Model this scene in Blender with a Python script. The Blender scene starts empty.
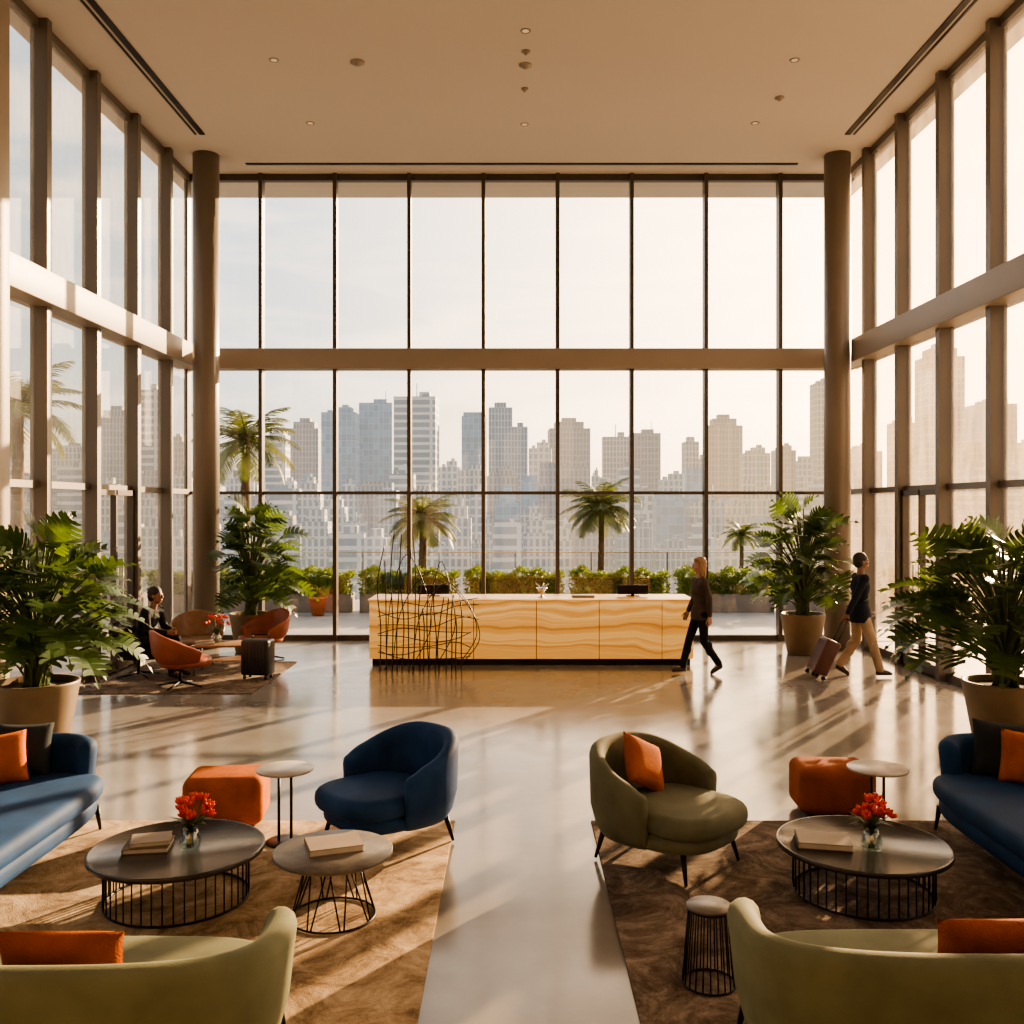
import bpy, bmesh, math, random
from mathutils import Vector, Matrix, Euler
R=random.Random(7)
C=bpy.context.scene.collection
pi=math.pi
# ------------------------------------------------------------------ materials
def nt(name):
    m=bpy.data.materials.new(name); m.use_nodes=True
    return m,m.node_tree.nodes,m.node_tree.links,m.node_tree.nodes['Principled BSDF']
def mat(name,col,rough=.5,metal=0,var=.12,scale=8,bump=0,bscale=None,sheen=0,spec=.5,stretch=(1,1,1),trans=0):
    m,N,L,p=nt(name)
    tc=N.new('ShaderNodeTexCoord'); mp=N.new('ShaderNodeMapping'); mp.inputs['Scale'].default_value=stretch
    L.new(tc.outputs['Object'],mp.inputs['Vector'])
    n=N.new('ShaderNodeTexNoise'); n.inputs['Scale'].default_value=scale; n.inputs['Detail'].default_value=5
    L.new(mp.outputs[0],n.inputs['Vector'])
    r=N.new('ShaderNodeValToRGB')
    r.color_ramp.elements[0].position=.3; r.color_ramp.elements[1].position=.7
    r.color_ramp.elements[0].color=(*[c*(1-var) for c in col],1)
    r.color_ramp.elements[1].color=(*[min(1,c*(1+var)) for c in col],1)
    L.new(n.outputs['Fac'],r.inputs[0]); L.new(r.outputs[0],p.inputs['Base Color'])
    p.inputs['Roughness'].default_value=rough; p.inputs['Metallic'].default_value=metal
    p.inputs['Specular IOR Level'].default_value=spec
    if sheen:
        p.inputs['Sheen Weight'].default_value=sheen; p.inputs['Sheen Roughness'].default_value=.3
        p.inputs['Sheen Tint'].default_value=(*[min(1,c*3+.05) for c in col],1)
    if bump:
        n2=N.new('ShaderNodeTexNoise'); n2.inputs['Scale'].default_value=bscale or scale*10
        L.new(mp.outputs[0],n2.inputs['Vector'])
        b=N.new('ShaderNodeBump'); b.inputs['Strength'].default_value=bump; b.inputs['Distance'].default_value=.01
        L.new(n2.outputs['Fac'],b.inputs['Height']); L.new(b.outputs[0],p.inputs['Normal'])
    if trans:
        t=N.new('ShaderNodeBsdfTranslucent'); hs=N.new('ShaderNodeMix'); hs.data_type='RGBA'; hs.blend_type='MULTIPLY'; hs.inputs[0].default_value=1
        hs.inputs[7].default_value=(2.6,2.1,.7,1); L.new(r.outputs[0],hs.inputs[6]); L.new(hs.outputs[2],t.inputs[0])
        mx=N.new('ShaderNodeMixShader'); mx.inputs[0].default_value=trans
        L.new(p.outputs[0],mx.inputs[1]); L.new(t.outputs[0],mx.inputs[2]); L.new(mx.outputs[0],N['Material Output'].inputs[0])
    return m
M={}
M['ceiling']=mat('ceiling_plaster',(.53,.485,.43),.9,var=.01,scale=1,spec=.1)
M['wallrear']=mat('rear_wall_plaster',(.42,.37,.32),.85,var=.03,scale=2)
M['frame']=mat('bronze_frame',(.075,.06,.048),.35,.4,var=.05)
M['fin']=mat('bronze_fin',(.125,.102,.08),.4,.25,var=.03,scale=2)
M['beam']=mat('taupe_beam',(.25,.205,.16),.45,var=.03,scale=2)
M['column']=mat('taupe_column',(.18,.148,.117),.4,.15,var=.03,scale=2)
M['black']=mat('black_metal',(.012,.011,.011),.4,.6)
M['bronzew']=mat('dark_bronze_wire',(.04,.024,.015),.45,.5)
M['darktop']=mat('dark_stained_top',(.03,.027,.026),.24,.0,var=.2,scale=4)
M['stonetop']=mat('grey_stone_top',(.12,.105,.09),.38,var=.3,scale=14)
M['whitetop']=mat('pale_top',(.34,.31,.28),.3,var=.05)
M['blue']=mat('blue_velvet',(.011,.042,.125),.7,var=.3,scale=4,bump=.2,bscale=160,sheen=.3,spec=.2)
M['bluel']=mat('mid_blue_velvet',(.007,.034,.095),.7,var=.3,scale=4,bump=.2,bscale=160,sheen=.2,spec=.2)
M['olive']=mat('olive_velvet',(.115,.12,.082),.8,var=.22,scale=4,bump=.2,bscale=160,sheen=.25,spec=.2)
M['sage']=mat('sage_velvet',(.145,.155,.098),.8,var=.18,scale=4,bump=.2,bscale=160,sheen=.2,spec=.2)
M['orange']=mat('burnt_orange_fabric',(.34,.092,.02),.85,var=.22,scale=6,bump=.5,bscale=120,spec=.1)
M['rustp']=mat('rust_orange_fabric',(.27,.068,.016),.85,var=.22,scale=6,bump=.5,bscale=120,spec=.1)
M['rustott']=mat('rust_fabric',(.27,.075,.026),.85,var=.2,scale=6,bump=.5,bscale=120,spec=.1)
M['greyp']=mat('charcoal_fabric',(.026,.03,.033),.85,var=.2,scale=5,bump=.25,bscale=160,spec=.1)
M['terra']=mat('terracotta_leather',(.25,.062,.025),.45,var=.12,scale=6)
M['pot']=mat('bronze_pot',(.17,.12,.07),.5,.2,var=.15,scale=3)
M['clay']=mat('clay_pot',(.40,.13,.05),.7)
M['soil']=mat('soil',(.03,.02,.012),.95)
M['leaf']=mat('glossy_leaf',(.038,.074,.02),.38,var=.5,scale=3,trans=.3)
M['palm']=mat('palm_leaf',(.06,.085,.024),.5,var=.4,scale=2,trans=.25)
M['hedge']=mat('hedge_leaf',(.10,.15,.025),.6,var=.5,scale=2,trans=.35)
M['stem']=mat('green_stem',(.07,.10,.025),.6)
M['trunk']=mat('palm_trunk',(.10,.065,.035),.9,var=.4,scale=8,bump=.6,bscale=20)
M['wood']=mat('walnut',(.22,.12,.06),.45,var=.25,scale=6,stretch=(1,8,1))
M['bookc']=mat('book_cover',(.25,.195,.145),.6,var=.1)
M['bookd']=mat('book_cover_dark',(.14,.10,.07),.6,var=.1)
M['paper']=mat('paper_pages',(.55,.5,.42),.8,var=.04)
M['tulip']=mat('red_tulip',(.65,.045,.012),.5,var=.25,scale=20)
M['skin']=mat('skin',(.42,.23,.155),.55,var=.06)
M['skin2']=mat('skin_dark',(.2,.10,.06),.55,var=.06)
M['hairb']=mat('light_brown_hair',(.26,.15,.075),.6,var=.4,scale=40,stretch=(1,1,.15))
M['hairk']=mat('black_hair',(.012,.010,.009),.65,var=.3,scale=30)
M['navy']=mat('navy_cloth',(.012,.015,.025),.85,spec=.2)
M['khaki']=mat('khaki_cloth',(.34,.255,.17),.85,spec=.2)
M['cream']=mat('taupe_cloth',(.07,.05,.038),.85,spec=.2)
M['dark']=mat('black_cloth',(.012,.012,.014),.85,spec=.2)
M['shoe']=mat('shoe_leather',(.03,.02,.015),.5)
M['caser']=mat('burgundy_case',(.08,.025,.02),.45)
M['casek']=mat('black_case',(.015,.015,.016),.4)
M['steel']=mat('steel',(.6,.58,.55),.25,1,var=.03)
M['planter']=mat('concrete_planter',(.16,.145,.13),.8)
M['terrace']=mat('terrace_paving',(.30,.285,.265),.6,var=.12,scale=1.5)
M['city']=mat('city_ground',(.3,.28,.25),.9,var=.15,scale=.02)
M['eyew']=mat('eye_white',(.7,.68,.65),.3,var=.01)
M['lip']=mat('lips',(.35,.12,.09),.5)
def floor_mat():
    m,N,L,p=nt('polished_concrete')
    tc=N.new('ShaderNodeTexCoord')
    n=N.new('ShaderNodeTexNoise'); n.inputs['Scale'].default_value=.7; n.inputs['Detail'].default_value=10; n.inputs['Roughness'].default_value=.65
    L.new(tc.outputs['Object'],n.inputs['Vector'])
    r=N.new('ShaderNodeValToRGB'); r.color_ramp.elements[0].position=.32; r.color_ramp.elements[1].position=.7
    r.color_ramp.elements[0].color=(.165,.148,.13,1); r.color_ramp.elements[1].color=(.25,.23,.207,1)
    L.new(n.outputs['Fac'],r.inputs[0]); L.new(r.outputs[0],p.inputs['Base Color'])
    r2=N.new('ShaderNodeMapRange'); r2.inputs['From Min'].default_value=.3; r2.inputs['From Max'].default_value=.7; r2.inputs['To Min'].default_value=.12; r2.inputs['To Max'].default_value=.2
    n3=N.new('ShaderNodeTexNoise'); n3.inputs['Scale'].default_value=2.5; n3.inputs['Detail'].default_value=8
    L.new(tc.outputs['Object'],n3.inputs['Vector'])
    L.new(n3.outputs['Fac'],r2.inputs['Value']); L.new(r2.outputs[0],p.inputs['Roughness'])
    p.inputs['Specular IOR Level'].default_value=.5
    return m
M['floor']=floor_mat()
def rug_mat(name,c1,c2,c3):
    m,N,L,p=nt(name)
    tc=N.new('ShaderNodeTexCoord')
    n=N.new('ShaderNodeTexNoise'); n.inputs['Scale'].default_value=2.6; n.inputs['Detail'].default_value=14; n.inputs['Roughness'].default_value=.82; n.inputs['Distortion'].default_value=.8
    L.new(tc.outputs['Object'],n.inputs['Vector'])
    r=N.new('ShaderNodeValToRGB'); e=r.color_ramp.elements
    e[0].position=.40; e[0].color=(*c1,1); e[1].position=.61; e[1].color=(*c3,1)
    k=e.new(.5); k.color=(*c2,1)
    L.new(n.outputs['Fac'],r.inputs[0]); L.new(r.outputs[0],p.inputs['Base Color'])
    p.inputs['Roughness'].default_value=.95; p.inputs['Specular IOR Level'].default_value=.1
    n2=N.new('ShaderNodeTexNoise'); n2.inputs['Scale'].default_value=120
    L.new(tc.outputs['Object'],n2.inputs['Vector'])
    b=N.new('ShaderNodeBump'); b.inputs['Strength'].default_value=.5; b.inputs['Distance'].default_value=.01
    L.new(n2.outputs['Fac'],b.inputs['Height']); L.new(b.outputs[0],p.inputs['Normal'])
    return m
M['rug']=rug_mat('sunlit_rug',(.15,.10,.06),(.33,.24,.15),(.52,.40,.27))  # same brown rug, with the golden sunlight put into its colour
M['rug2']=rug_mat('brown_rug',(.06,.042,.033),(.14,.105,.08),(.29,.225,.175))  # darker copy of that brown, with shade put into the colour
def glass_mat(name,gl=.07,tint=(1,1,1),rough=0.0,glow_veil=0):
    m,N,L,p=nt(name); N.remove(p)
    t=N.new('ShaderNodeBsdfTransparent'); t.inputs[0].default_value=(*tint,1)
    g=N.new('ShaderNodeBsdfGlossy'); g.inputs['Roughness'].default_value=rough
    mx=N.new('ShaderNodeMixShader'); mx.inputs[0].default_value=gl
    L.new(t.outputs[0],mx.inputs[1]); L.new(g.outputs[0],mx.inputs[2])
    out=mx
    if glow_veil:
        d=N.new('ShaderNodeBsdfTranslucent'); d.inputs[0].default_value=(1,.82,.6,1)  # warm mottled veil added for golden reflections and haze on the glass
        tc=N.new('ShaderNodeTexCoord'); mp=N.new('ShaderNodeMapping'); mp.inputs['Scale'].default_value=(1,1.6,.5); L.new(tc.outputs['Object'],mp.inputs[0])
        n=N.new('ShaderNodeTexNoise'); n.inputs['Scale'].default_value=2.5; n.inputs['Detail'].default_value=9; n.inputs['Roughness'].default_value=.7; L.new(mp.outputs[0],n.inputs['Vector'])
        r=N.new('ShaderNodeMapRange'); r.inputs['From Min'].default_value=.35; r.inputs['From Max'].default_value=.7; r.inputs['To Min'].default_value=glow_veil*.3; r.inputs['To Max'].default_value=glow_veil; L.new(n.outputs['Fac'],r.inputs['Value'])
        m2=N.new('ShaderNodeMixShader'); L.new(r.outputs[0],m2.inputs[0]); L.new(mx.outputs[0],m2.inputs[1]); L.new(d.outputs[0],m2.inputs[2]); out=m2
    L.new(out.outputs[0],N['Material Output'].inputs[0])
    return m
M['glass']=glass_mat('window_glass',.04,(.98,.98,.97))
M['sglass']=glass_mat('side_window_glass',.08,(.95,.92,.87),glow_veil=.15)
M['vglass']=glass_mat('vase_glass',.18,(.85,.9,.88),.02)
def onyx():
    m,N,L,p=nt('backlit_onyx')
    tc=N.new('ShaderNodeTexCoord'); mp=N.new('ShaderNodeMapping'); mp.inputs['Scale'].default_value=(.75,.75,1.6)
    L.new(tc.outputs['Object'],mp.inputs[0])
    w=N.new('ShaderNodeTexNoise'); w.inputs['Scale'].default_value=1.1; w.inputs['Detail'].default_value=2.5; w.inputs['Roughness'].default_value=.45; w.inputs['Distortion'].default_value=.1
    L.new(mp.outputs[0],w.inputs['Vector'])
    sp=N.new('ShaderNodeSeparateXYZ'); L.new(tc.outputs['Object'],sp.inputs[0])
    ad=N.new('ShaderNodeMath'); ad.operation='MULTIPLY_ADD'; ad.inputs[1].default_value=.42; L.new(w.outputs['Fac'],ad.inputs[0]); L.new(sp.outputs[2],ad.inputs[2])
    n2=N.new('ShaderNodeTexNoise'); n2.noise_dimensions='1D'; n2.inputs['Scale'].default_value=7; n2.inputs['Detail'].default_value=4; n2.inputs['Roughness'].default_value=.6; L.new(ad.outputs[0],n2.inputs['W'])
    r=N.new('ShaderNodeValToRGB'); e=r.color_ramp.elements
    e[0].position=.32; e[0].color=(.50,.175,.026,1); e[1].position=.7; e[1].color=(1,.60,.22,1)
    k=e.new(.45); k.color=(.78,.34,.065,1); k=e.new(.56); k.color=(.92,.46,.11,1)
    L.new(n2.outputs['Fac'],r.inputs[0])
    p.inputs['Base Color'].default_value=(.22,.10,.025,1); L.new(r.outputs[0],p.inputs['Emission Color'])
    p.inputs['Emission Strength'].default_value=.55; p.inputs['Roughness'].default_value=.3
    return m
M['onyx']=onyx()
def emis(name,c,s):
    m,N,L,p=nt(name); p.inputs['Base Color'].default_value=(*c,1); p.inputs['Emission Color'].default_value=(*c,1); p.inputs['Emission Strength'].default_value=s
    return m
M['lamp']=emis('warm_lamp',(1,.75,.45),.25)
def facade(name,wall,glass,bw,rh,mort,painted_haze,haze_col,rough=.5):
    m,N,L,p=nt(name)
    tc=N.new('ShaderNodeTexCoord'); s=N.new('ShaderNodeSeparateXYZ'); L.new(tc.outputs['Object'],s.inputs[0])
    a=N.new('ShaderNodeMath'); a.operation='ADD'; L.new(s.outputs[0],a.inputs[0]); L.new(s.outputs[1],a.inputs[1])
    c=N.new('ShaderNodeCombineXYZ'); L.new(a.outputs[0],c.inputs[0]); L.new(s.outputs[2],c.inputs[1])
    b=N.new('ShaderNodeTexBrick'); b.offset=0; b.inputs['Scale'].default_value=1
    b.inputs['Brick Width'].default_value=bw; b.inputs['Row Height'].default_value=rh; b.inputs['Mortar Size'].default_value=mort
    b.inputs['Mortar Smooth'].default_value=0; b.inputs['Bias'].default_value=-.2
    b.inputs['Color1'].default_value=(*glass,1); b.inputs['Color2'].default_value=(*[min(1,g*1.9+.03) for g in glass],1); b.inputs['Mortar'].default_value=(*wall,1)
    L.new(c.outputs[0],b.inputs['Vector'])
    n=N.new('ShaderNodeTexNoise'); n.inputs['Scale'].default_value=.05; n.inputs['Detail'].default_value=3; L.new(tc.outputs['Object'],n.inputs['Vector'])
    mr=N.new('ShaderNodeMapRange'); mr.inputs['To Min'].default_value=.6; mr.inputs['To Max'].default_value=1.35; L.new(n.outputs['Fac'],mr.inputs['Value'])
    mm=N.new('ShaderNodeMix'); mm.data_type='RGBA'; mm.blend_type='MULTIPLY'; mm.inputs[0].default_value=1; L.new(b.outputs['Color'],mm.inputs[6]); L.new(mr.outputs[0],mm.inputs[7])
    L.new(mm.outputs[2],p.inputs['Base Color'])
    p.inputs['Roughness'].default_value=rough
    e=N.new('ShaderNodeEmission'); e.inputs[0].default_value=(*haze_col,1); e.inputs[1].default_value=1  # emission mixed into the facade colour stands in for distance haze
    mx=N.new('ShaderNodeMixShader'); mx.inputs[0].default_value=painted_haze
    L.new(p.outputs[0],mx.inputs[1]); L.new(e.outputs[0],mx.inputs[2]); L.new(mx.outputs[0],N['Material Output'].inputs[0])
    return m
# ------------------------------------------------------------------ geometry helpers
class B:
    def __init__(s): s.bm=bmesh.new()
    def add(s,verts,faces,mi=0,smooth=True):
        vs=[s.bm.verts.new(v) for v in verts]
        for f in faces:
            try:
                fc=s.bm.faces.new([vs[i] for i in f]); fc.material_index=mi; fc.smooth=smooth
            except ValueError: pass
        return vs
    def box(s,c,d,mi=0,rz=0,bev=0,seg=3,rot=None):
        t=bmesh.new(); bmesh.ops.create_cube(t,size=1)
        bmesh.ops.scale(t,vec=d,verts=t.verts)
        if bev: bmesh.ops.bevel(t,geom=list(t.edges),offset=bev,segments=seg,affect='EDGES',profile=.5)
        mt=Matrix.Translation(c)@(rot.to_matrix().to_4x4() if rot else Matrix.Rotation(rz,4,'Z'))
        bmesh.ops.transform(t,matrix=mt,verts=t.verts)
        t.verts.index_update()
        s.add([v.co.copy() for v in t.verts],[[v.index for v in f.verts] for f in t.faces],mi,bool(bev)); t.free()
    def tube(s,pts,r,seg=8,mi=0,closed=False,caps=True):
        pts=[Vector(p) for p in pts]; n=len(pts); rs=r if isinstance(r,(list,tuple)) else [r]*n
        V=[];F=[]; prev=None
        for i,p in enumerate(pts):
            if closed: t=(pts[(i+1)%n]-pts[i-1])
            else: t=(pts[min(i+1,n-1)]-pts[max(i-1,0)])
            if t.length<1e-9: t=Vector((0,0,1))
            t.normalize()
            if prev is None:
                u=t.orthogonal().normalized()
            else:
                u=prev-t*prev.dot(t)
                u=u.normalized() if u.length>1e-6 else t.orthogonal().normalized()
            prev=u; w=t.cross(u)
            for k in range(seg):
                a=2*pi*k/seg; V.append(p+(u*math.cos(a)+w*math.sin(a))*rs[i])
        m=n if closed else n-1
        for i in range(m):
            j=(i+1)%n
            for k in range(seg):
                F.append((i*seg+k,i*seg+(k+1)%seg,j*seg+(k+1)%seg,j*seg+k))
        if not closed and caps:
            F.append(tuple(reversed(range(seg)))); F.append(tuple((n-1)*seg+k for k in range(seg)))
        s.add(V,F,mi)
    def ell(s,c,r,mi=0,seg=16,rings=10,rot=None):
        if not isinstance(r,(list,tuple)): r=(r,r,r)
        V=[];F=[]; rm=rot.to_matrix() if rot else Matrix.Identity(3); c=Vector(c)
        V.append(c+rm@Vector((0,0,-r[2])))
        for i in range(1,rings):
            th=-pi/2+pi*i/rings
            for k in range(seg):
                a=2*pi*k/seg
                V.append(c+rm@Vector((r[0]*math.cos(th)*math.cos(a),r[1]*math.cos(th)*math.sin(a),r[2]*math.sin(th))))
        V.append(c+rm@Vector((0,0,r[2])))
        for k in range(seg): F.append((0,1+(k+1)%seg,1+k))
        for i in range(rings-2):
            for k in range(seg):
                a=1+i*seg; F.append((a+k,a+(k+1)%seg,a+seg+(k+1)%seg,a+seg+k))
        l=len(V)-1; a=1+(rings-2)*seg
        for k in range(seg): F.append((a+k,a+(k+1)%seg,l))
        s.add(V,F,mi)
    def cap(s,p,q,r0,r1,mi=0,seg=12):
        p=Vector(p);q=Vector(q)
        s.tube([p,q],[r0,r1],seg,mi); s.ell(p,r0*1.0,mi,12,8); s.ell(q,r1*1.0,mi,12,8)
    def lathe(s,prof,seg=40,mi=0,c=(0,0,0)):
        V=[];F=[]
        for r,z in prof:
            for k in range(seg):
                a=2*pi*k/seg; V.append((c[0]+r*math.cos(a),c[1]+r*math.sin(a),c[2]+z))
        for i in range(len(prof)-1):
            for k in range(seg): F.append((i*seg+k,i*seg+(k+1)%seg,(i+1)*seg+(k+1)%seg,(i+1)*seg+k))
        if prof[0][0]>1e-4: F.append(tuple(reversed(range(seg))))
        if prof[-1][0]>1e-4: F.append(tuple((len(prof)-1)*seg+k for k in range(seg)))
        s.add(V,F,mi)
    def puck(s,a,b,n,z0,z1,rad,yc=0,mi=0,seg=56,dome=0.015):
        prof=[(rad*2,z0),(rad,z0)]+[(rad*(1-math.sin(t*pi/8)),z0+rad*(1-math.cos(t*pi/8))) for t in range(1,5)]
        prof+=[(rad*(1-math.cos(t*pi/8)),z1-rad*(1-math.sin(t*pi/8))) for t in range(0,5)]
        prof+=[(rad*2,z1+dome*.5),(min(a,b)*.6,z1+dome),(min(a,b)*.97,z1+dome*1.1)]
        V=[];F=[]
        for o,z in prof:
            for k in range(seg):
                t=2*pi*k/seg; c=math.cos(t);q=math.sin(t)
                x=(a-o)*math.copysign(abs(c)**(2/n),c); y=(b-o)*math.copysign(abs(q)**(2/n),q)
                V.append((x,y+yc,z))
        for i in range(len(prof)-1):
            for k in range(seg): F.append((i*seg+k,i*seg+(k+1)%seg,(i+1)*seg+(k+1)%seg,(i+1)*seg+k))
        F.append(tuple(reversed(range(seg)))); F.append(tuple((len(prof)-1)*seg+k for k in range(seg)))
        s.add(V,F,mi)
    def shell(s,a,b,n,pm,hb,ha,zb,th,taper=.86,lean=1.03,pw=1.6,nu=56,mi=0,s0=0):
        def P(phi,sc=1,o=0):
            sn=math.sin(phi);cs=math.cos(phi)
            return Vector(((a*sc-o)*math.copysign(abs(sn)**(2/n),sn),(b*sc-o)*math.copysign(abs(cs)**(2/n),cs),0))
        rows=[]
        def row(t,shift=0,q=1,drop=0):
            ts=max(0,(abs(t)-s0)/(1-s0))
            phi=t*pm; h=hb-(hb-ha)*ts**pw-drop
            d=(P(phi+.02*(1 if t>0 else -1))-P(phi)).normalized()*shift if shift else Vector((0,0,0))
            H=h-zb; out=[]
            sec=[(0,0,taper),(0,.12,taper+(1-taper)*.55),(0,.35,1),(0,.7,1+(lean-1)*.6)]
            for o,f,sc in sec: out.append(P(phi,sc,th*(1-q)*.5)+d+Vector((0,0,zb+H*f)))
            r=th/2
            for k in range(7):
                g=pi*k/6
                out.append(P(phi,lean,r-r*math.cos(g)*q)+d+Vector((0,0,h-r*1.0+r*math.sin(g)*1.0)))
            for f,sc in ((.7,1+(lean-1)*.6),(.35,1),(0,taper)):
                out.append(P(phi,sc,th*(1-(1-q)*.5))+d+Vector((0,0,zb+H*f)))
            return out
        for k in (4,3,2,1):
            g=k*pi/8*.96; rows.append(row(-1,th*.5*math.sin(g),math.cos(g),th*.5*(1-math.cos(g))))
        for i in range(nu+1): rows.append(row(-1+2*i/nu))
        for k in (1,2,3,4):
            g=k*pi/8*.96; rows.append(row(1,th*.5*math.sin(g),math.cos(g),th*.5*(1-math.cos(g))))
        m=len(rows[0]); V=[v for r in rows for v in r]; F=[]
        for i in range(len(rows)-1):
            for k in range(m): F.append((i*m+k,(i+1)*m+k,(i+1)*m+(k+1)%m,i*m+(k+1)%m))
        F.append(tuple(range(m))); F.append(tuple(reversed([(len(rows)-1)*m+k for k in range(m)])))
        s.add(V,F,mi)
    def obj(s,name,mats,parent=None,loc=(0,0,0),rot=(0,0,0),label=None,cat=None,kind=None,group=None,fix=True):
        if fix: bmesh.ops.recalc_face_normals(s.bm,faces=s.bm.faces)
        me=bpy.data.meshes.new(name); s.bm.to_mesh(me); s.bm.free()
        if not isinstance(mats,(list,tuple)): mats=[mats]
        for x in mats: me.materials.append(M[x] if isinstance(x,str) else x)
        o=bpy.data.objects.new(name,me); C.objects.link(o); o.location=loc; o.rotation_euler=rot
        if parent: o.parent=parent
        for k,v in (('label',label),('category',cat),('kind',kind),('group',group)):
            if v: o[k]=v
        return o
def thing(name,label,cat,loc,rz=0,group=None,rot=None):
    e=bpy.data.objects.new(name,None); C.objects.link(e); e.empty_display_size=.1
    e.location=loc; e.rotation_euler=rot or (0,0,rz); e['label']=label; e['category']=cat
    if group: e['group']=group
    return e
def dup(o,loc,rz=None,label=None,scale=None):
    def rec(x,par):
        c=x.copy(); C.objects.link(c)
        if par: c.parent=par
        for ch in list(x.children): rec(ch,c)
        return c
    c=rec(o,None); c.location=loc
    if rz is not None: c.rotation_euler=(c.rotation_euler[0],c.rotation_euler[1],rz)
    if label: c['label']=label
    if scale: c.scale=(scale,)*3
    return c
# ------------------------------------------------------------------ room
XL,XR,YB,H=-6.05,6.29,17.63,8.63
b=B(); b.box(((XL+XR)/2,(YB-3)/2,-.1),(XR-XL+.5,YB+3.2,.2)); b.obj('floor','floor',kind='structure')
b=B(); b.box(((XL+XR)/2,(YB-3)/2+.6,H+.15),(XR-XL+.8,YB+4.4,.3)); b.obj('ceiling','ceiling',kind='structure')
b=B(); b.box(((XL+XR)/2,-3.1,H/2),(XR-XL+.5,.2,H)); b.obj('wall_rear','wallrear',kind='structure')
wn=[0]
def wname(): wn[0]+=1; return 'window_%d'%wn[0]
bay=(XR-XL)/9
for i in range(9):
    x0=XL+i*bay; x1=x0+bay; cx=(x0+x1)/2
    b=B()
    b.box((x0,YB-.02,H/2),(.07,.2,H)); 
    b.box((cx,YB,2.73),(bay,.1,.06)); b.box((cx,YB,.05),(bay,.12,.1)); b.box((cx,YB,H-.06),(bay,.12,.12))
    b.box((cx,YB,(.1+5.01)/2),(bay-.08,.012,4.9),1); b.box((cx,YB,(5.38+H-.1)/2),(bay-.08,.012,H-.1-5.38),1)
    b.obj(wname(),['frame','glass'],kind='structure')
tn=[0]
def trim(c,d,m,bev=0):
    tn[0]+=1; b=B(); b.box(c,d,bev=bev); return b.obj('trim_%d'%tn[0],m,kind='structure')
trim(((XL+XR)/2,YB-.05,5.195),(XR-XL,.36,.37),'beam',.01)
ys=[1.9,3.35,4.8,6.25,7.7,9.15,10.6,12.03,13.47,14.92,16.33,17.55]
XLs,XRs=-6.05,6.17
def side(sx,X):
    for i in range(len(ys)-1):
        y0,y1=ys[i],ys[i+1]; cy=(y0+y1)/2; L=y1-y0
        b=B()
        b.box((X-sx*.06,y0,H/2),(.22,.12,H)); 
        b.box((X,cy,2.75),(.12,L,.09)); b.box((X,cy,.06),(.12,L,.12)); b.box((X,cy,H-.06),(.12,L,.12))
        b.box((X,cy,(.1+5.0)/2),(.012,L-.1,4.9),1); b.box((X,cy,(5.38+H-.1)/2),(.012,L-.1,H-.1-5.38),1)
        b.obj(wname(),['fin','sglass'],kind='structure')
    trim((X-sx*.08,(1.9+YB)/2-.1,5.195),(.42,YB-2.1,.4),'beam',.01)
side(-1,XLs); side(1,XRs)
for X in (XLs,XRs): trim((X,-.55,H/2),(.3,4.9,H),'wallrear')
trim((-6.04,10.6,H/2),(.62,.42,H),'beam',.02)
for n,(X,sx,y0,y1) in enumerate(((XLs,-1,13.55,14.86),(XRs,1,13.55,14.86))):
    b=B(); xi=X-sx*.07
    b.box((xi,y0+.03,1.36),(.09,.07,2.72)); b.box((xi,y1-.03,1.36),(.09,.07,2.72)); b.box((xi,(y0+y1)/2,1.36),(.09,.06,2.72))
    b.box((xi,(y0+y1)/2,2.68),(.09,y1-y0,.08)); b.box((xi,(y0+y1)/2,.1),(.09,y1-y0,.16))
    for k in (-.1,.1): b.tube([(xi-sx*.09,(y0+y1)/2+k,.7),(xi-sx*.09,(y0+y1)/2+k,1.6)],.015,8,1)
    b.obj('door_%d'%(n+1),['frame','steel'],kind='structure')
trim((-5.15,11.2,H-.005),(.09,9,.02),'black'); trim((-5.26,11.2,H-.005),(.03,9,.02),'black')
trim((5.51,11.2,H-.005),(.09,9,.02),'black'); trim((5.62,11.2,H-.005),(.03,9,.02),'black')
trim((.14,17.05,H-.005),(9.9,.08,.02),'black')
for X in (-5.39,5.66):
    b=B(); b.lathe([(.225,0),(.225,H)],48); b.obj('column','column',loc=(X,16.63,0),label='round taupe column rising from floor to ceiling',cat='column',group='round columns')
dl=None
for (x,y,r) in ((-3.27,15.25,.07),(-3.31,13.1,.07),(3.87,15.25,.07),(3.87,13.1,.07),(.17,15.3,.07),(.15,12.3,.07)):
    if dl is None:
        dl=thing('downlight','small recessed warm ceiling downlight','ceiling light',(x,y,H),group='recessed downlights')
        b=B(); b.lathe([(.045,0),(.045,-.004),(.065,-.010),(.07,-.003),(.07,0)],24); b.obj('lamp_ring','beam',parent=dl)
        b=B(); b.lathe([(.0,-.006),(.045,-.006)],20); b.obj('lamp_lens','lamp',parent=dl)
    else: dup(dl,(x,y,H))
for (x,y,r) in ((.16,14.0,.05),(.16,13.25,.09),(.16,12.85,.06),(4.0,14.3,.07),(-2.17,13.16,.1)):
    b=B(); b.lathe([(0,-.05),(r*.4,-.05),(r*.5,-.02),(r,-.015),(r,0)],24)
    b.obj('smoke_detector','beam',loc=(x,y,H),label='small round detector fitted flush to the ceiling',cat='smoke detector',group='ceiling detectors')
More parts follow.
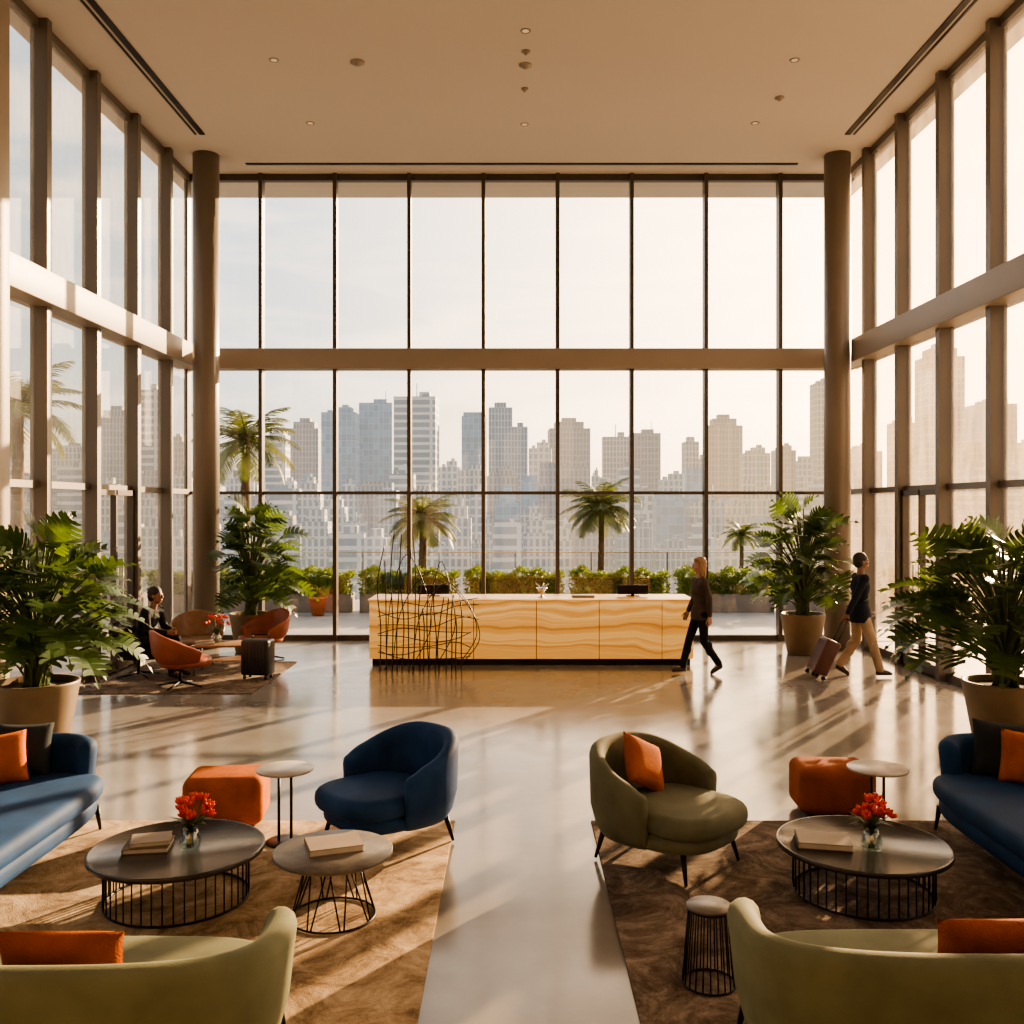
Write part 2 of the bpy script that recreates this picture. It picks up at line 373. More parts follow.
# ------------------------------------------------------------------ rugs
def rug(x0,x1,y0,y1,m,lab,z=.014):
    b=B(); b.box(((x0+x1)/2,(y0+y1)/2,z/2),(x1-x0,y1-y0,z),bev=.004); b.obj('rug',m,label=lab,cat='rug')
rug(-4.3,-.46,3.2,7.41,'rug','large sunlit-toned brown mottled wool rug under the blue and green seating')
rug(.6,4.5,3.2,7.41,'rug2','large brown mottled wool rug under the round coffee table')
rug(-5.75,-3.45,12.5,15.1,'rug2','small brown rug under the terracotta lounge chairs')
RZ=.014
# ------------------------------------------------------------------ reception desk
dk=thing('reception_desk','long backlit amber onyx reception desk with thin stone top','reception desk',(.27,14.8,0))
b=B(); hw=2.53
b.box((0,.45,.03+.02),(hw*2-.1,.86,.1)); b.obj('plinth','black',parent=dk)
xs=[-2.53,-1.92,-.90,.08,1.06,2.04,2.53]
for i in range(len(xs)-1):
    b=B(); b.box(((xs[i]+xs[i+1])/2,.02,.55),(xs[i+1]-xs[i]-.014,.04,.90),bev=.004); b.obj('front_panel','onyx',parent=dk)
b=B(); b.box((0,.047,.55),(hw*2-.1,.012,.88)); b.obj('light_box_back','wood',parent=dk)
for sx in (-1,1):
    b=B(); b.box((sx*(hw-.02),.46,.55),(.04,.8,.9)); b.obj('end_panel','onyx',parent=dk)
b=B(); b.box((0,.86,.55),(hw*2-.1,.03,.9)); b.obj('back_panel','wood',parent=dk)
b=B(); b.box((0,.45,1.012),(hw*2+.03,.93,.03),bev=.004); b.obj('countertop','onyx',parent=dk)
def monitor(loc,rz):
    e=thing('monitor','low black computer monitor on the reception desk','monitor',loc,rz,group='desk monitors')
    b=B(); b.box((0,0,.105),(.5,.03,.15),bev=.006); b.obj('screen','black',parent=e)
    b=B(); b.box((0,.03,.05),(.05,.03,.1)); b.box((0,.03,.006),(.2,.14,.012)); b.obj('stand','black',parent=e)
monitor((1.92,15.35,1.027),0); monitor((-1.3,15.35,1.027),.1)
b=B(); b.lathe([(.0,0),(.07,0),(.03,.02),(.015,.06),(.05,.1),(.09,.16),(.085,.16),(.0,.09)],24); 
for k in range(5):
    a=k*1.256; b.tube([(0,0,.1),(.05*math.cos(a),.05*math.sin(a),.18),(.12*math.cos(a),.12*math.sin(a),.22)],.006,6)
b.obj('bowl_ornament','steel',loc=(.44,15.1,1.027),label='silver footed ornament standing on the reception desk',cat='ornament')
b=B(); b.box((0,0,.02),(.35,.25,.04),bev=.005); b.obj('tray','bookc',loc=(1.1,15.15,1.027),label='pale document tray on the reception desk',cat='tray')
r=random.Random(3); b=B()
def smooth(pts,n=6):
    out=[]; pts=[Vector(p) for p in pts]
    for i in range(len(pts)-1):
        p0=pts[max(i-1,0)];p1=pts[i];p2=pts[i+1];p3=pts[min(i+2,len(pts)-1)]
        for k in range(n):
            t=k/n; out.append(.5*((2*p1)+(p2-p0)*t+(2*p0-5*p1+4*p2-p3)*t*t+(3*p1-p0-3*p2+p3)*t**3))
    out.append(pts[-1]); return out
for k in range(16):
    x=-.66+.08*k+r.uniform(-.02,.02); top=r.uniform(1.5,2.2) if k<7 else r.uniform(.95,1.35)
    b.tube(smooth([(x,r.uniform(-.12,.12),0),(x+r.uniform(-.02,.02),r.uniform(-.12,.12),top*.35),(x+r.uniform(-.03,.03),r.uniform(-.12,.12),top*.7),(x+r.uniform(-.03,.08),0,top)]),.0095,6)
for k in range(9):
    z=.22+.1*k
    b.tube(smooth([(-.70,r.uniform(-.1,.1),z+r.uniform(-.1,.1)),(-.35,r.uniform(-.14,.14),z+r.uniform(-.08,.08)),(.1,r.uniform(-.14,.14),z+r.uniform(-.08,.08)),(.45,r.uniform(-.14,.14),z+r.uniform(-.06,.1)),(.68+.12*(k>5),r.uniform(-.1,.1),z+r.uniform(-.1,.1))]),.007,6)
for k,(x0,zt_,x1) in enumerate(((-.5,1.5,.78),(-.2,1.3,.82),(.05,1.65,.45),(-.6,1.75,.1))):
    b.tube(smooth([(x0,.1,.02),(x0+(x1-x0)*.1,.12,zt_*.6),(x0+(x1-x0)*.45,0,zt_),(x0+(x1-x0)*.85,-.1,zt_*.75),(x1,-.12,zt_*.4),(x1-.25,-.05,.15)],8),.007,6)
b.obj('wire_sculpture','bronzew',loc=(-1.33,14.2,0.0),label='tangled dark metal wire sculpture standing before the desk',cat='sculpture')
# ------------------------------------------------------------------ upholstered seating
def legs(parent,pts,z=.2,spl=.06,r0=.022,r1=.011,m='black'):
    for x,y in pts:
        l=math.hypot(x,y); b=B(); b.tube([(0,0,z),(x/l*spl,y/l*spl,.003)],[r0,r1],12)
        b.obj('leg',m,parent=parent,loc=(x,y,0))
def armchair(loc,rz,m,lab,a=.46,bb=.43,hb=.79,ha=.56):
    e=thing('armchair',lab,'armchair',loc,rz)
    b=B(); b.shell(a,bb,2.35,math.radians(106),hb,ha,.18,.10,taper=.84,lean=1.02,pw=1.8,s0=.10,nu=80); b.obj('backrest',m,parent=e)
    b=B(); b.puck(a-.08,bb-.02,2.8,.18,.29,.045,yc=-.09); b.obj('seat_base',m,parent=e)
    b=B(); b.puck(a-.075,bb-.03,3.1,.275,.43,.065,yc=-.16,dome=.012); b.obj('seat_cushion',m,parent=e)
    legs(e,[(a*.6,bb*.6),(-a*.6,bb*.6),(a*.6,-bb*.85),(-a*.6,-bb*.85)],.2,.06)
    return e
armchair((-.88,6.99,RZ),math.radians(-48),'blue','navy blue velvet tub armchair on slim black legs',.455,.43,.79,.57)
armchair((1.02,6.64,RZ),math.radians(46),'olive','olive green velvet tub armchair holding an orange cushion',.475,.45,.79,.56)
def sofa(loc,rz,m,lab,a,bb,hb,ha,n=4.5,pm=122,seatfront=.08,cush=2,pw=2.5):
    e=thing('sofa',lab,'sofa',loc,rz)
    b=B(); b.shell(a,bb,n,math.radians(pm),hb,ha,.17,.13,taper=.93,lean=1.03,pw=pw,nu=90); b.obj('backrest',m,parent=e)
    b=B(); b.puck(a-.11,bb-.02,5,.16,.30,.05,yc=-seatfront+.02,seg=80); b.obj('seat_base',m,parent=e)
    b=B(); b.puck(a-.11,bb-.0,5.5,.29,.44,.06,yc=-seatfront,seg=80); b.obj('seat_cushion',m,parent=e)
    legs(e,[(a*.88,bb*.75),(-a*.88,bb*.75),(a*.88,-bb*.85),(-a*.88,-bb*.85)],.19,.04)
    return e
sofa((-3.54,6.02,RZ),pi/2,'bluel','long blue velvet sofa with orange and charcoal cushions',1.3,.46,.74,.68)
sofa((3.60,6.02,RZ),-pi/2,'bluel','long blue velvet sofa beside the round coffee table',1.3,.46,.74,.68)
sofa((-2.0,3.95,RZ),pi,'sage','curved sage green velvet sofa seen from behind',1.04,.47,.73,.69,n=3.3,pm=108,seatfront=.06)
sofa((2.0,4.02,RZ),pi,'sage','curved sage green sofa with rust cushion, seen from behind',1.04,.47,.74,.70,n=3.3,pm=108,seatfront=.06)
def pillow(loc,rot,m,lab,w=.48,h=.48,t=.16):
    b=B(); n=14; V=[];F=[]
    for sgn in (1,-1):
        for i in range(n+1):
            for j in range(n+1):
                u=-1+2*i/n; v=-1+2*j/n
                x=w/2*u*(1-.07*(1-v*v)); z=h/2*v*(1-.07*(1-u*u))
                th=t/2*((1-u**4)*(1-v**4))**.55
                V.append((x,sgn*th,z))
    N=(n+1)**2
    for k in (0,1):
        for i in range(n):
            for j in range(n):
                q=[k*N+i*(n+1)+j,k*N+(i+1)*(n+1)+j,k*N+(i+1)*(n+1)+j+1,k*N+i*(n+1)+j+1]
                F.append(q if k else q[::-1])
    b.add(V,F); bmesh.ops.remove_doubles(b.bm,verts=b.bm.verts,dist=.0004)
    return b.obj('cushion',m,loc=loc,rot=rot,label=lab,cat='cushion')
rd=math.radians
pillow((.92,6.75,.635),(rd(-32),rd(26),rd(36)),'orange','burnt orange cushion leaning in the olive armchair',.38,.38,.14)
pillow((-3.66,7.08,.645),(rd(-14),rd(3),rd(20)),'greyp','charcoal square cushion on the blue sofa',.40,.40,.14)
pillow((-3.72,6.86,.63),(rd(-16),rd(-3),rd(30)),'orange','orange square cushion on the blue sofa',.38,.38,.14)
pillow((3.64,7.08,.645),(rd(-14),rd(3),rd(-20)),'greyp','charcoal square cushion on the blue sofa',.42,.42,.14)
pillow((3.72,6.86,.635),(rd(-16),rd(3),rd(-28)),'orange','orange square cushion on the blue sofa',.39,.39,.14)
pillow((-1.80,3.79,.62),(rd(-12),0,pi),'rustp','rust orange cushion on the sage sofa',.52,.32,.14)
pillow((1.98,3.88,.63),(rd(-12),0,pi),'rustp','rust orange cushion on the sage sofa',.54,.32,.14)
def ottoman(loc,rz,m,lab):
    e=thing('ottoman',lab,'ottoman',loc,rz)
    b=B(); b.box((0,0,.215),(.6,.46,.37),bev=.075,seg=6); b.obj('upholstery',m,parent=e)
    b=B(); b.box((0,0,.02),(.46,.36,.045),bev=.01); b.obj('plinth','black',parent=e)
ottoman((-2.22,7.36,RZ),.1,'orange','orange upholstered cube ottoman beside the side table')
ottoman((2.56,7.66,0),-.05,'rustott','rust orange upholstered cube ottoman beside the side table')
# ------------------------------------------------------------------ tables
def drum_table(loc,r,h,rb,lab,n=44):
    e=thing('coffee_table',lab,'coffee table',loc)
    b=B(); b.lathe([(0,h-.025),(r-.01,h-.025),(r,h-.02),(r,h+.004),(r-.006,h+.01),(r-.016,h+.008),(r-.022,h),(0,h)],72); b.obj('tabletop','darktop',parent=e)
    b=B()
    for z in (.008,h-.035):
        b.tube([(rb*math.cos(2*pi*k/64),rb*math.sin(2*pi*k/64),z) for k in range(64)],.008,8,closed=True)
    for k in range(n):
        a=2*pi*k/n; b.tube([(rb*math.cos(a),rb*math.sin(a),.008),(rb*math.cos(a),rb*math.sin(a),h-.03)],.005,6)
    b.obj('wire_base','black',parent=e)
drum_table((-2.10,5.93,RZ),.53,.315,.43,'large round dark coffee table on black rod drum base')
drum_table((2.21,6.02,RZ),.53,.31,.425,'round dark coffee table with black rod drum base')
e=thing('coffee_table','round grey stone coffee table on flared wire base','coffee table',(-1.08,5.67,RZ))
b=B(); h=.40; b.lathe([(0,h-.035),(.335,h-.035),(.355,h-.02),(.355,h-.006),(.348,h),(0,h)],64); b.obj('tabletop','stonetop',parent=e)
b=B()
for rr,z in ((.25,.008),(.15,h-.04)):
    b.tube([(rr*math.cos(2*pi*k/48),rr*math.sin(2*pi*k/48),z) for k in range(48)],.007,8,closed=True)
for k in range(8):
    a=2*pi*k/8
    b.tube([(.15*math.cos(a),.15*math.sin(a),h-.04),(.25*math.cos(a+.35),.25*math.sin(a+.35),.008)],.0055,6)
    b.tube([(.15*math.cos(a),.15*math.sin(a),h-.04),(.25*math.cos(a-.35),.25*math.sin(a-.35),.008)],.0055,6)
b.obj('wire_base','black',parent=e)
def side_table(loc,r,h,lab):
    e=thing('side_table',lab,'side table',loc)
    b=B(); b.lathe([(0,h-.018),(r-.006,h-.018),(r,h-.012),(r,h-.003),(r-.004,h),(0,h)],48); b.obj('tabletop','whitetop',parent=e)
    b=B()
    for x in (-.045,.045): b.tube([(x,0,.01),(x,0,h-.015)],.011,10)
    b.obj('pole','black',parent=e)
    b=B(); b.lathe([(0,.0),(.14,.0),(.14,.008),(.13,.014),(0,.014)],40); b.obj('base','black',parent=e)
side_table((-1.67,6.93,RZ),.207,.54,'tall round pale-topped side table beside the orange ottoman')
side_table((2.66,6.95,RZ),.215,.54,'round pale-topped side table between ottoman and coffee table')
e=thing('wire_stool','small stone-topped stool with black wire cage base','stool',(1.0,4.87,RZ))
b=B(); h=.405; b.lathe([(0,h-.016),(.108,h-.016),(.116,h-.012),(.116,h-.004),(.112,h),(0,h)],40); b.obj('seat','stonetop',parent=e)
b=B()
for rr,z in ((.135,.007),(.105,h-.022)):
    b.tube([(rr*math.cos(2*pi*k/40),rr*math.sin(2*pi*k/40),z) for k in range(40)],.006,8,closed=True)
for k in range(22):
    a=2*pi*k/22; b.tube([(.135*math.cos(a),.135*math.sin(a),.007),(.105*math.cos(a),.105*math.sin(a),h-.018)],.004,6)
b.obj('wire_cage','black',parent=e)
def book(loc,rz,w,d,t,m,lab):
    e=thing('book',lab,'book',loc,rz)
    b=B(); b.box((0,0,.002),(w,d,.004)); b.box((0,0,t-.002),(w,d,.004)); b.box((-w/2+.002,0,t/2),(.004,d,t)); b.obj('book_cover',m,parent=e)
    b=B(); b.box((.0,0,t/2),(w-.012,d-.012,t-.009)); b.obj('pages','paper',parent=e)
zt=RZ+.3155
book((-2.28,5.93,zt),.15,.27,.22,.032,'bookd','closed brown book under another on the coffee table')
book((-2.27,5.94,zt+.033),.28,.24,.19,.028,'bookc','closed tan book stacked on the coffee table')
book((-1.08,5.69,RZ+.401),.35,.32,.24,.04,'bookc','thick pale book on the grey stone table')
book((1.96,6.02,RZ+.311),-.2,.33,.25,.038,'bookc','thick pale book on the dark coffee table')
def vase(loc,seed,h=.13,s=1.0):
    e=thing('glass_vase','clear glass vase holding red tulips','vase',loc)
    b=B(); b.lathe([(0,.0),(.05*s,.0),(.062*s,.02),(.066*s,.06),(.05*s,.1),(.042*s,h),(.04*s,h),(.047*s,.1),(.061*s,.06),(.057*s,.02),(0,.012)],32); b.obj('vase_body','vglass',parent=e)
    f=thing('tulip_bouquet','bunch of red tulips standing in glass vase','flowers',(loc[0],loc[1],loc[2]+.015))
    rr=random.Random(seed); bs=B(); bt=B(); bl=B()
    for k in range(12):
        a=k*2.4+rr.uniform(-.3,.3); rad=rr.uniform(.03,.13)*s; z=rr.uniform(.18,.28)*s
        tip=Vector((rad*math.cos(a),rad*math.sin(a),z))
        bs.tube(smooth([(-.02*math.cos(a),-.02*math.sin(a),0),(.01*math.cos(a),.01*math.sin(a),h*.9),tip],4),.0032,6)
        q=Vector((0,0,1)).rotation_difference((tip-Vector((0,0,h*.6))).normalized()).to_euler(); rm=q.to_matrix()
        for j in range(6):
            aa=j*pi/3+rr.uniform(-.2,.2); op=rr.uniform(.2,.75)
            o=Vector((math.cos(aa),math.sin(aa),0))
            pr=(Matrix.Rotation(op,3,Vector((-math.sin(aa),math.cos(aa),0))))
            bt.ell(tip+rm@(o*.008+pr@Vector((0,0,.024))),(.011,.011,.026),0,8,6,rot=(rm@pr).to_euler())
        for d0 in (.8,2.2):
            d=Vector((math.cos(a+d0),math.sin(a+d0),0)); w=d.cross(Vector((0,0,1)))
            p0=Vector((0,0,h*.75)); p1=p0+d*.06+Vector((0,0,.07)); p2=p0+d*rr.uniform(.10,.16)+Vector((0,0,rr.uniform(.03,.12)))
            bl.add([p0-w*.006,p0+w*.006,p1+w*.018,p1-w*.018,p2],[(0,1,2,3),(3,2,4)])
    bs.obj('stem','stem',parent=f); bt.obj('blossom','tulip',parent=f); bl.obj('leaf','palm',parent=f)
vase((-2.01,5.90,zt),1); vase((2.22,5.90,RZ+.3105),2)
# ------------------------------------------------------------------ plants
def leafgeo(b,p,d,up,L,W,lobes,mi=0,droop=.35):
    d=d.normalized(); s=d.cross(up).normalized(); n=s.cross(d).normalized()
    def Q(x,y): return p+d*(x*L)+s*(y*W)+n*(-droop*L*x*x+abs(y)*W*.18)
    V=[];F=[]; K=lobes
    for i in range(K+1): V.append(Q(i/K,0))
    for sg in (1,-1):
        for i in range(K):
            xa,xb=i/K,(i+1)/K; xm=(xa+xb)/2
            env=math.sin(pi*min(1,xm*.86+.2))**.6
            i0=len(V); g=.018
            V.append(Q(xa+.02+(g if i else 0),sg*.24*env)); V.append(Q(xb+.02,sg*.24*env))
            V.append(Q(xa+.07+g,sg*.42*env)); V.append(Q(xb+.075-g,sg*.42*env))
            V.append(Q(xa+.13+g,sg*.52*env)); V.append(Q(xb+.09-g*.5,sg*.54*env))
            F+= [(i,i+1,i0+1,i0),(i0,i0+1,i0+3,i0+2),(i0+2,i0+3,i0+5,i0+4)]
    i0=len(V); V.append(Q(1.12,0)); V.append(Q(1.03,.1)); V.append(Q(1.03,-.1)); F+=[(K,i0+1,i0),(K,i0,i0+2)]
    b.add(V,F,mi,smooth=False)
def potted_plant(loc,lab,R_,zlo,zhi,potr,poth,n,seed,leafL=.42,avoid=None):
    e=thing('potted_plant',lab,'potted plant',loc)
    rr=random.Random(seed)
    b=B(); b.lathe([(0,0),(potr*.66,0),(potr*.70,.02),(potr*.97,poth*.9),(potr,poth-.02),(potr,poth),(potr*.93,poth),(potr*.9,poth-.07),(0,poth-.07)],48); b.obj('pot','pot',parent=e)
    b=B(); b.lathe([(0,poth-.05),(potr*.905,poth-.06)],32); b.obj('soil','soil',parent=e)
    bl=B(); bs=B()
    for k in range(n):
        t=(k+.5)/n; a=k*2.39996+rr.uniform(-.25,.25); 
        el=math.asin(min(1,t**.85))*1.0; rad=R_*math.cos(el)*rr.uniform(.75,1.02)*.8+.05; z=zlo+(zhi-zlo)*(.12+.8*math.sin(el))*rr.uniform(.86,1.04)
        if k%3==0: rad*=.55; z=zlo+(z-zlo)*.85
        out=Vector((math.cos(a),math.sin(a),0)); L=leafL*rr.uniform(.65,1.15)
        if avoid:
            for ax,ay in avoid:
                v=Vector((ax-loc[0],ay-loc[1],0)); 
                if out.dot(v.normalized())>.1:
                    rad=max(.02,min(rad,v.length-.42-leafL)); L=min(L,leafL*.8)
        tip=Vector((rad*math.cos(a),rad*math.sin(a),z))
        b0=Vector((rr.uniform(-.1,.1),rr.uniform(-.1,.1),poth-.06)); m1=Vector((tip.x*.3,tip.y*.3,poth+(z-poth)*.6))
        bs.tube(smooth([b0,m1,tip],4),[.011]*9,5)
        d=(out*math.cos(el*.75)+Vector((0,0,math.sin(el)*.75-.15))).normalized()
        leafgeo(bl,tip,d,(Vector((0,0,1))+out*.3+Vector((rr.uniform(-.5,.5),rr.uniform(-.5,.5),0))).normalized() if el<1.2 else Vector((math.cos(a+1.5),math.sin(a+1.5),.3)),L,L*1.0,7,droop=rr.uniform(.3,.7))
    bs.obj('stem','stem',parent=e); bl.obj('foliage','leaf',parent=e,fix=False)
    return e
potted_plant((-4.78,9.5,0),'large split-leaf philodendron in tall bronze pot by the blue sofa',.88,.85,2.27,.41,.72,135,11,.38)
potted_plant((4.92,9.5,0),'large split-leaf philodendron in round bronze pot by the blue sofa',1.12,.85,2.28,.41,.72,145,12,.40)
potted_plant((-4.50,16.2,0),'tall leafy plant in bronze pot beside the glass wall',.88,.75,2.55,.35,.66,120,13,.39,avoid=[(-5.39,16.63)])
potted_plant((4.86,15.98,0),'tall leafy plant in bronze pot beside the round column',.88,.75,2.56,.37,.68,125,14,.39,avoid=[(5.66,16.63)])
def palm(loc,lab,h,L,n,seed,tr=.09):
    e=thing('palm_tree',lab,'palm tree',loc); rr=random.Random(seed)
    b=B(); pts=[];rs=[]
    for k in range(25):
        t=k/24; pts.append((.06*math.sin(t*2),.04*t,h*t)); rs.append(tr*(1.15-.35*t)*(1.08 if k%2 else .95))
    b.tube(pts,rs,12); b.obj('trunk','trunk',parent=e)
    b=B(); top=Vector(pts[-1])
    for k in range(n):
        a=k*2.39996; el=rd(78)-rd(95)*(k/n)+rr.uniform(-.1,.1); l=L*rr.uniform(.85,1.1)
        o=Vector((math.cos(a),math.sin(a),0)); side_=Vector((-math.sin(a),math.cos(a),0))
        P=[]
        x=0;z=0;an=el; S=14
        for i in range(S+1):
            P.append(top+o*x+Vector((0,0,z))); x+=math.cos(an)*l/S; z+=math.sin(an)*l/S; an-=1.35/S
        b.tube(P,[.012*(1-.8*i/S)*L for i in range(S+1)],5)
        for i in range(2,S*3):
            f=i/(S*3); j=int(f*S); q=P[j].lerp(P[j+1],f*S-j); tg=(P[j+1]-P[j]).normalized()
            ll=L*.30*math.sin(pi*min(1,f*.85+.12))+.04
            for sg in (1,-1):
                dv=(side_*sg*.85+tg*.7+Vector((0,0,-.25+rr.uniform(-.1,.15)))).normalized(); w=tg*.010*L
                b.add([q-w,q+w,q+dv*ll*.5+w*1.1,q+dv*ll*.5-w*1.1,q+dv*ll+Vector((0,0,-.12*ll))],[(0,1,2,3),(3,2,4)],0,False)
    b.obj('fronds','palm',parent=e,fix=False)
palm((-2.3,23.4,0),'small palm tree with arching fronds growing on the terrace',2.15,1.1,36,1,.11)
palm((2.10,23.4,0),'slim-trunked palm tree standing on the terrace',2.4,1.12,36,2,.085)
palm((-6.9,24.2,0),'tall palm tree with drooping fronds outside the glass',4.1,1.6,24,3,.13)
palm((5.75,24.2,0),'little palm tree behind the terrace hedge',1.75,.62,22,4,.06)
palm((-11.3,21.5,0),'tall palm tree outside the side glazing',4.6,1.8,18,5,.14)
b=B(); b.box((0,21.65,-.12),(44,7.9,.2)); b.box((-14.2,8,-.12),(15.6,19,.2)); b.box((14.4,8,-.12),(15.6,19,.2)); b.obj('terrace_deck','terrace',label='pale stone terrace paving around the glass pavilion',cat='terrace')
def hedge_master():
    e=thing('hedge_planter','clipped green hedge in long low concrete planter','hedge',(0,22.7,0),group='terrace hedges')
    b=B(); b.box((0,0,.2),(2.3,.55,.44),bev=.01); b.obj('planter','planter',parent=e)
    b=B(); rr=random.Random(5)
    b.box((0,0,.60),(2.1,.36,.42),0)
    for k in range(3800):
        u=rr.uniform(-1.17,1.17); f=rr.random()
        if f<.5: p=Vector((u,-.25+rr.uniform(-.06,.06),rr.uniform(.40,.90)))
        else: p=Vector((u,rr.uniform(-.28,.28),.84+rr.uniform(-.04,.1)+.07*math.sin(u*5)+.05*math.sin(u*13)))
        d=Vector((rr.uniform(-1,1),rr.uniform(-1,1),rr.uniform(-.2,1))).normalized(); s_=d.orthogonal().normalized()*.025
        b.add([p,p+d*.03+s_,p+d*.07,p+d*.03-s_],[(0,1,2,3)],0,False)
    b.obj('hedge_foliage','hedge',parent=e,fix=False)
    return e
hm=hedge_master(); hm.location=(-10.0,22.7,0)
for x in (-7.5,-5.0,-2.5,0,2.5,5.0,7.5,10.0): dup(hm,(x,22.7,0))
for (x,y) in ((-4.5,21.8),(-1.9,21.9),(1.55,21.8)):
    b=B(); b.lathe([(0,0),(.14,0),(.2,.36),(.22,.36),(.22,.42),(.18,.42),(.17,.36),(0,.36)],28)
    for k in range(60):
        a=R.uniform(0,6.28); q=R.uniform(.03,.2); p=Vector((q*math.cos(a),q*math.sin(a),.4)); d=Vector((math.cos(a)*.5,math.sin(a)*.5,1)).normalized()*R.uniform(.15,.35); s_=d.orthogonal().normalized()*.03
        b.add([p,p+d*.5+s_,p+d,p+d*.5-s_],[(0,1,2,3)],1,False)
    b.obj('terrace_pot',['clay','hedge'],loc=(x,y,0),label='terracotta pot with small shrub on the terrace',cat='potted plant',group='terrace pots',fix=False)
bm_=None
for k in range(20):
    X=-19+k*2.0
    if bm_ is None:
        bm_=thing('glass_balustrade','clear glass balustrade panel with slim metal rail','railing',(X,25.0,-.02),group='terrace balustrade')
        b=B(); b.box((0,0,.68),(1.9,.015,1.2)); b.obj('glass_panel','glass',parent=bm_)
        b=B(); b.box((0,0,1.31),(1.99,.05,.035)); b.obj('handrail','steel',parent=bm_)
        b=B(); b.box((-.97,0,.65),(.03,.05,1.3)); b.obj('post','frame',parent=bm_)
    else: dup(bm_,(X,25.0,-.02))
# ------------------------------------------------------------------ city
b=B(); b.box((0,900,-61),(5000,2400,2)); b.obj('city_ground','city',label='hazy city ground far below the terrace',cat='ground')
hzc=(.70,.67,.63); hzw=(1.05,.76,.47)  # painted haze colours: pale, and golden for towers toward the sun
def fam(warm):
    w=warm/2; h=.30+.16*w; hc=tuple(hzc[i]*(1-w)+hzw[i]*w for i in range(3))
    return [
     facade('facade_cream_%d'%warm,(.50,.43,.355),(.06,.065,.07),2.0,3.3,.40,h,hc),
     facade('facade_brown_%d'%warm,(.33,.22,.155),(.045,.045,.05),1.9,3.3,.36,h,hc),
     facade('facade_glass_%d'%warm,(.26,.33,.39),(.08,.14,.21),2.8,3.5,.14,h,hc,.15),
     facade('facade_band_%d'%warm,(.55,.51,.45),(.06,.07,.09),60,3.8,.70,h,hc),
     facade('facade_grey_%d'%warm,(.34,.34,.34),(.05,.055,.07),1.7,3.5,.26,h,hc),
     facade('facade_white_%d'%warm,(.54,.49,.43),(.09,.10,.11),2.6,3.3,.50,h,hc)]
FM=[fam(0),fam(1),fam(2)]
names=['pale cream concrete','brown brick','blue glass','white banded','grey gridded','white concrete']
def tower(u0,u1,v,d,fi,warm=0,style=0,rot=True):
    X=(u0+u1)/2*d; W=(u1-u0)*d; zt=2.45+v*d; zb=-60; hgt=zt-zb
    b=B(); D=W*.8
    if style==4:
        b.box((-W*.2,0,hgt/2),(W*.6,D,hgt)); b.box((W*.3,D*.05,hgt/2-5),(W*.4,D*.9,hgt-10)); b.box((-W*.2,0,hgt+1.5),(W*.3,D*.5,3)); b.box((W*.32,0,hgt-9),(W*.15,D*.3,3))
    else: b.box((0,0,hgt/2),(W,D,hgt))
    if style==0: b.box((W*.1,0,hgt+1.5),(W*.5,D*.5,3)); b.box((-W*.3,0,hgt+.8),(W*.15,D*.3,1.6)); b.box((W*.15,0,hgt+3.6),(W*.18,D*.3,1.6))
    elif style==1: b.box((0,0,hgt+2),(W*.7,D*.7,4)); b.box((0,0,hgt+5),(W*.35,D*.35,3))
    elif style==2: b.box((0,0,hgt+.6),(W*1.01,D*1.01,1.2)); b.box((W*.2,0,hgt+2.5),(W*.25,D*.3,3.5)); b.tube([(0,0,hgt),(0,0,hgt+9)],.3,6)
    elif style==3:
        b.box((-W*.3,-D*.1,hgt/2-4),(W*.36,D*1.05,hgt-8)); b.box((0,0,hgt+1.2),(W*.9,D*.4,2.4))
    elif style==5:
        for k in range(4): b.box((-W*.42+W*.28*k,-D*.5,hgt/2-1),(W*.07,.8,hgt-2))
        b.box((W*.1,0,hgt+1.2),(W*.4,D*.4,2.4)); b.tube([(W*.25,0,hgt),(W*.25,0,hgt+7)],.2,6)
    lab='%s high-rise tower in the city skyline'%names[fi]
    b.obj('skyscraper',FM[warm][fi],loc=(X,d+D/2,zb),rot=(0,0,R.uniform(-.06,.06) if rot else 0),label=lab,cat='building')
T=[(-.262,-.240,.077,520,3,0,0),(-.238,-.206,.084,560,1,0,1),(-.203,-.167,.101,500,2,0,0),(-.163,-.128,.111,520,2,0,5),(-.126,-.082,.115,480,3,0,2),
 (-.079,-.057,.043,450,5,0,0),(-.055,-.029,.097,520,2,0,3),(-.027,.014,.106,500,4,0,4),(.016,.040,.063,460,5,1,0),(.037,.080,.084,540,1,1,1),
 (.082,.090,.034,500,0,1,0),(.094,.122,.073,560,0,1,2),(.124,.154,.079,520,1,1,5),(.155,.182,.03,460,5,1,0),(.18,.204,.070,560,0,1,4),(.205,.241,.087,520,1,2,1),
 (.243,.270,.058,480,0,2,0),(.275,.297,.061,560,1,2,0),(.30,.315,.05,500,5,2,3),(.318,.345,.132,520,0,2,0),(.35,.388,.06,480,1,2,0),
 (-.31,-.270,.025,440,5,0,0),(-.335,-.304,.05,520,4,0,0),(-.40,-.374,.122,460,3,0,2),(-.372,-.347,.07,520,1,0,0),(-.44,-.405,.095,480,4,0,1),(-.50,-.455,.06,460,0,0,0),(-.56,-.52,.08,500,1,0,0),
 (.40,.425,.09,520,0,2,0),(.435,.475,.16,430,0,2,1),(.49,.53,.11,460,1,2,0),(.54,.58,.07,460,0,2,0)]
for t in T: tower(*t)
rr=random.Random(33)
